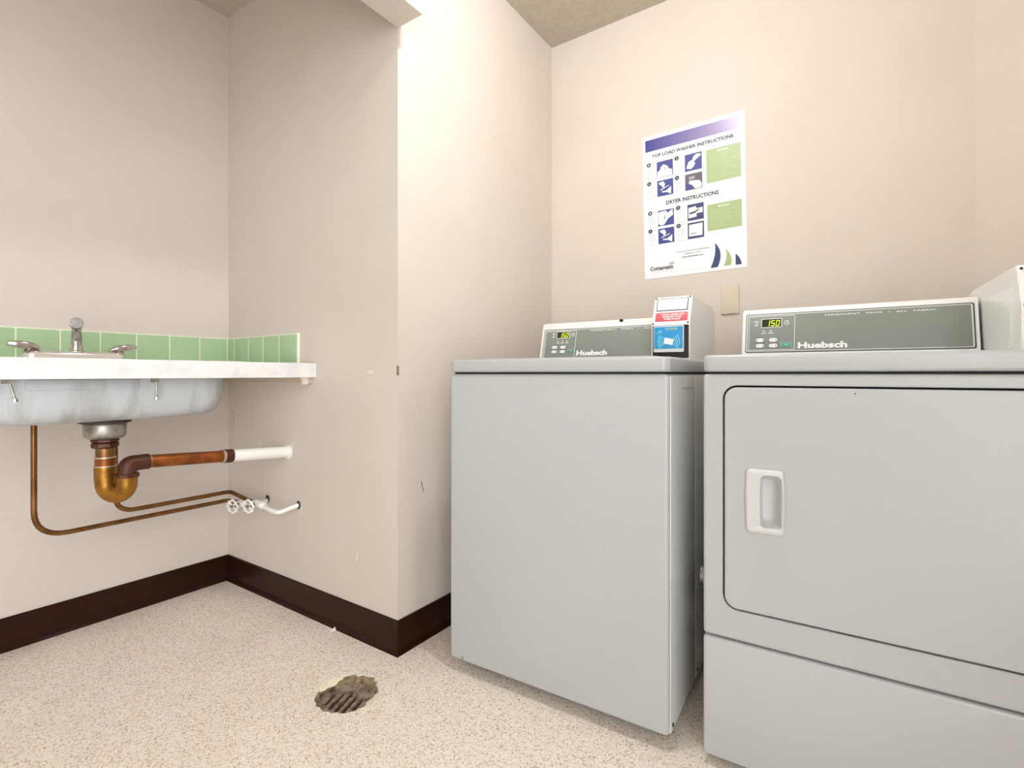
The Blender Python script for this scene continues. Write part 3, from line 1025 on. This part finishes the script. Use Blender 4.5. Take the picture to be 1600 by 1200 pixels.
    for (a, b) in ((.006, .97), (bw - .006, .97), (.005, .02), (bw - .006, .03)):
        MB(BF).prism([(a + .0026 * math.cos(k * .785), b + .0026 / gl * math.sin(k * .785)) for k in range(8)], .0002, .0016).build('rivet', BLACK, cb, 0)
    # reader opening: dark recess plate with a screen card
    MB(VF).slab(.004, .926, bw - .003, 1.024, .0012, -.001, r=.002, e=.0003).build('reader_recess', BLACK, cb)
    MB(VF).slab(.008, .944, bw - .016, 1.0225, .006, 0, r=.003, e=.0015).build('reader_bezel', mat('reader_bezel', (214, 220, 224), .35), cb)
    sw = bw - .016 - .011
    MB(VF).slab(.0105, .9545, bw - .0185, 1.0195, .0068, .004, r=.001, e=.0003).build('reader_screen', BLUE, cb)
    cxs = (.0105 + bw - .0185) / 2 + .001
    czs = .976
    MB(VF).prism([(cxs + x * math.cos(-.2) - z * math.sin(-.2), czs + x * math.sin(-.2) + z * math.cos(-.2)) for x, z in ((-.0135, -.009), (.0135, -.009), (.0135, .009), (-.0135, .009))], .0068, .0074).build('card_symbol', WHITE, cb, 0)
    for s in (-1, 1):
        for q in range(3):
            rad = .019 + .006 * q
            pts_o, pts_i = [], []
            for k in range(9):
                t = R(-38 + 76 * k / 8)
                pts_o.append((cxs + s * (rad + .0009) * math.cos(t), czs + (rad + .0009) * math.sin(t)))
                pts_i.append((cxs + s * (rad - .0009) * math.cos(t), czs + (rad - .0009) * math.sin(t)))
            MB(VF).prism(pts_o + pts_i[::-1], .0068, .0073).build('wave_symbol', CYAN, cb, 0)
    MB(VF).text('TAP CARD HERE', cxs - .010, 1.0115, cxs + .026, 1.0155, .0072, .03).build('screen_word', YELLOWT, cb, 0, recalc=False)
    MB(VF).text('AUTHORIZED', cxs - .010, 1.0075, cxs + .024, 1.0100, .0072, .0).build('screen_word', CYAN, cb, 0, recalc=False)
    m = MB(VF)
    m.prism([(.016, 1.000), (.034, 1.000), (.034, 1.0008), (.016, 1.0008)], .0068, .0072)
    m.prism([(.024, 1.0035), (.027, 1.0035), (.027, 1.0085), (.024, 1.0085)], .0068, .0072)
    m.prism([(.030, 1.0035), (.033, 1.0035), (.033, 1.0095), (.030, 1.0095)], .0068, .0072)
    m.build('screen_symbol', CYAN, cb, 0)
    if not washer:      # raised panels on the box side that faces the console
        SF = lambda a, b, h: (bx0 - h, a, b)
        MB(SF).slab(fy + .06, .930, .415, 1.055, .002, -.001, r=.006, e=.0015).build('side_panel', ENAMEL2, cb)
    return o, CF, cl_, cr_, F1


# --- washer
WW, DEP = .648, .700
wm, CFw, *_ , F1w = machine('washing_machine', (-1.02, 1.155), 2.5, WW, 'white top load washing machine standing beside the alcove wall', 'washer', True)
MB(XZ).slab(0, .034, WW, .8795, 0, DEP, r=.012, e=.010, es=4).build('cabinet', ENAMEL, wm, 40)
MB().box(.012, .012, .87, WW - .012, DEP - .012, .90).build('seam_gap', DARKGAP, wm)
m = MB().slab(-.002, -.003, WW + .002, DEP, .9205, .8845, r=.022, e=.007, both=True)
m.build('top_panel', ENAMEL, wm, 40)
MB().slab(.05, .05, WW - .05, .32, .9245, .919, r=.02, e=.002).build('loading_lid', ENAMEL, wm)
SW = lambda a, b, h: (WW + h, a, b)
MB(SW).slab(.012, .038, .262, .874, .0015, -.004, r=.004, e=.001).build('side_panel', GALV, wm)
MB(SW).slab(.266, .075, DEP - .01, .874, .0015, -.004, r=.004, e=.001).build('side_panel', GALV, wm)
MB(SW).slab(.266, .038, DEP - .01, .071, .0015, -.004, r=.004, e=.001).build('side_rail', GALV, wm)
MB(SW).prism([(.12, .842), (.24, .842), (.24, .8435), (.12, .8435)], .0014, .0022).build('side_crease', mat('crease', (140, 142, 140), .5), wm, 0)
for (y, z) in ((.29, .055), (.03, .050)):
    MB(SW).prism([(y + .005 * math.cos(k * .785), z + .005 * math.sin(k * .785)) for k in range(8)], .001, .0035).build('screw', BLACK, wm, 0)
MB(XZ).prism([(.048 + .0045 * math.cos(k * .785), .0455 + .0045 * math.sin(k * .785)) for k in range(8)], -.002, .001).build('screw', STEELOLD, wm, 0)
for (x, y) in ((.10, .14), (WW - .10, .14), (.06, DEP - .06), (WW - .06, DEP - .06)):
    MB().lathe([(.02, 0), (.022, .008), (.012, .012), (.010, .036)], (x, y, 0), 14).build('foot', BLACK, wm)
lk = MB(lambda a, b, h: (a, F1w.x + .004 - h, b))
lk.prism([(.3435 + .0065 * math.cos(2 * math.pi * k / 14), 1.0665 + .0055 * math.sin(2 * math.pi * k / 14)) for k in range(14)], -.004, .006)
lk.build('key_lock', BLACK, wm)

# --- dryer
DW = .683
dm, CFd, *_ = machine('clothes_dryer', (-.30, 1.20), 2.4, DW, 'white front load clothes dryer with a wide hinged door', 'dryer', False)
# cabinet shell behind the front panels
MB(XZ).slab(0.001, .02, DW - .001, .8795, .046, DEP, r=.010, e=.001).build('cabinet', ENAMEL, dm, 40)
MB().box(.012, .012, .87, DW - .012, DEP - .012, .90).build('seam_gap', DARKGAP, dm)
MB().slab(-.002, -.003, DW + .002, DEP, .922, .8845, r=.022, e=.007, both=True).build('top_panel', ENAMEL, dm, 40)
# upper front panel with the door opening
HO = (.0415, .3605, DW - .0415, .8545, .030)
m = MB(XZ)


def rl(i_, h, r=.008):
    return [(a, b, h) for a, b in rr(0 + i_, .2945 + i_, DW - i_, .8795 - i_, max(r - i_, .001), 5)]


m.loft([rl(0, .0465), rl(0, .007), rl(.0012, .003), rl(.0035, .0009), rl(.007, 0)], False, False)
m2 = MB(XZ)
hol = lambda i_, h: [(a, b, h) for a, b in rr(HO[0] - i_, HO[1] - i_, HO[2] + i_, HO[3] + i_, HO[4] + i_, 8)]
m.plate([(a, b) for a, b in rr(.007, .3015, DW - .007, .8725, .001, 5)], [[(a, b) for a, b, _ in hol(.002, 0)]], 0, .002)
m.loft([hol(.002, 0), hol(0, .0015), hol(0, .042)], False, False)
m.build('front_panel', ENAMEL, dm, 40)
MB(XZ).slab(HO[0] - .01, HO[1] - .01, HO[2] + .01, HO[3] + .01, .0420, .0450, r=.03, e=.0005, n=8).build('door_gasket', DARKGAP, dm)
# door with a cut-out for the handle
HX0, HX1, HZ0, HZ1 = .0905, .1630, .5395, .6765
m = MB(XZ)
gq = .0038
dlo = lambda i_, h: [(a, b, h) for a, b in rr(HO[0] + gq + i_, HO[1] + gq + i_, HO[2] - gq - i_, HO[3] - gq - i_, HO[4] - gq - i_, 8)]
m.loft([dlo(0, .013), dlo(0, .002), dlo(.0012, -.0008), dlo(.004, -.002)], False, False)
m.plate([(a, b) for a, b, _ in dlo(.004, 0)], [rr(HX0 + .008, HZ0 + .008, HX1 - .008, HZ1 - .008, .01, 5)], -.002, .012)
door = m.build('door', ENAMEL, dm, 40)


def hl(i0, i1, zi, r, h, bul=.0022):
    """handle loop: inset left i0, right i1, top/bottom zi, with bowed sides"""
    a0, a1, b0, b1 = HX0 + i0, HX1 - i1, HZ0 + zi, HZ1 - zi
    zc, hh = (b0 + b1) / 2, (b1 - b0) / 2
    out_ = []
    for a, b in rr(a0, b0, a1, b1, r, 5):
        k = bul * (1 - ((b - zc) / hh) ** 2)
        out_.append((a + (k if a > (a0 + a1) / 2 else -k), b, h))
    return out_


# straight sides need extra points so the bow is smooth
_rr = rr


def rr(a0, b0, a1, b1, r, n=5, sub=4):
    p = _rr(a0, b0, a1, b1, r, n)
    k = n + 1
    out_ = []
    for c_ in range(4):
        seg = p[c_ * k:(c_ + 1) * k]
        out_ += seg
        q0, q1 = seg[-1], p[((c_ + 1) * k) % len(p)]
        for j in range(1, sub + 1):
            t = j / (sub + 1)
            out_.append((q0[0] * (1 - t) + q1[0] * t, q0[1] * (1 - t) + q1[1] * t))
    return out_


HLs = [hl(0, 0, 0, .008, .004), hl(0, 0, 0, .008, -.006), hl(.0012, .0012, .0012, .007, -.0095), hl(.004, .003, .004, .006, -.0115),
       hl(.007, .0036, .006, .006, -.0118), hl(.0285, .0042, .0105, .010, -.0128, .0012), hl(.0292, .0052, .0118, .010, -.0118, .0012),
       hl(.0288, .0075, .0145, .009, -.003, .0010), hl(.0282, .0125, .0185, .008, .010, .0008), hl(.0275, .0200, .0225, .007, .022, .0004), hl(.0290, .0260, .0260, .006, .025, .0002)]
MB(XZ).loft(HLs, False, True).build('door_handle', mat('handle_plastic', (204, 205, 204), .3), door, 45)
rr = _rr
MB(XZ).prism([(.285, .8395), (.287, .8395), (.287, .8425), (.285, .8425)], -.0024, -.0018).build('door_mark', DARKGAP, door, 0)
MB(XZ).slab(0, .022, DW, .2905, 0, .0465, r=.008, e=.006).build('lower_panel', ENAMEL, dm, 40)
for (x, y) in ((.06, .07), (DW - .06, .07), (.06, DEP - .06), (DW - .06, DEP - .06)):
    MB().lathe([(.02, 0), (.022, .008), (.012, .012), (.010, .03)], (x, y, 0), 14).build('foot', BLACK, dm)
# side exhaust stub in the gap between the machines (ribbed foil)
pth, rad = [], []
for k in range(0, 25):
    pth.append((-.002 - k * .002, .215, .345))
    rad.append(.0255 + (.0018 if k % 2 else 0))
MB().tube(pth, rad, 20).build('exhaust_stub', FOIL, dm)
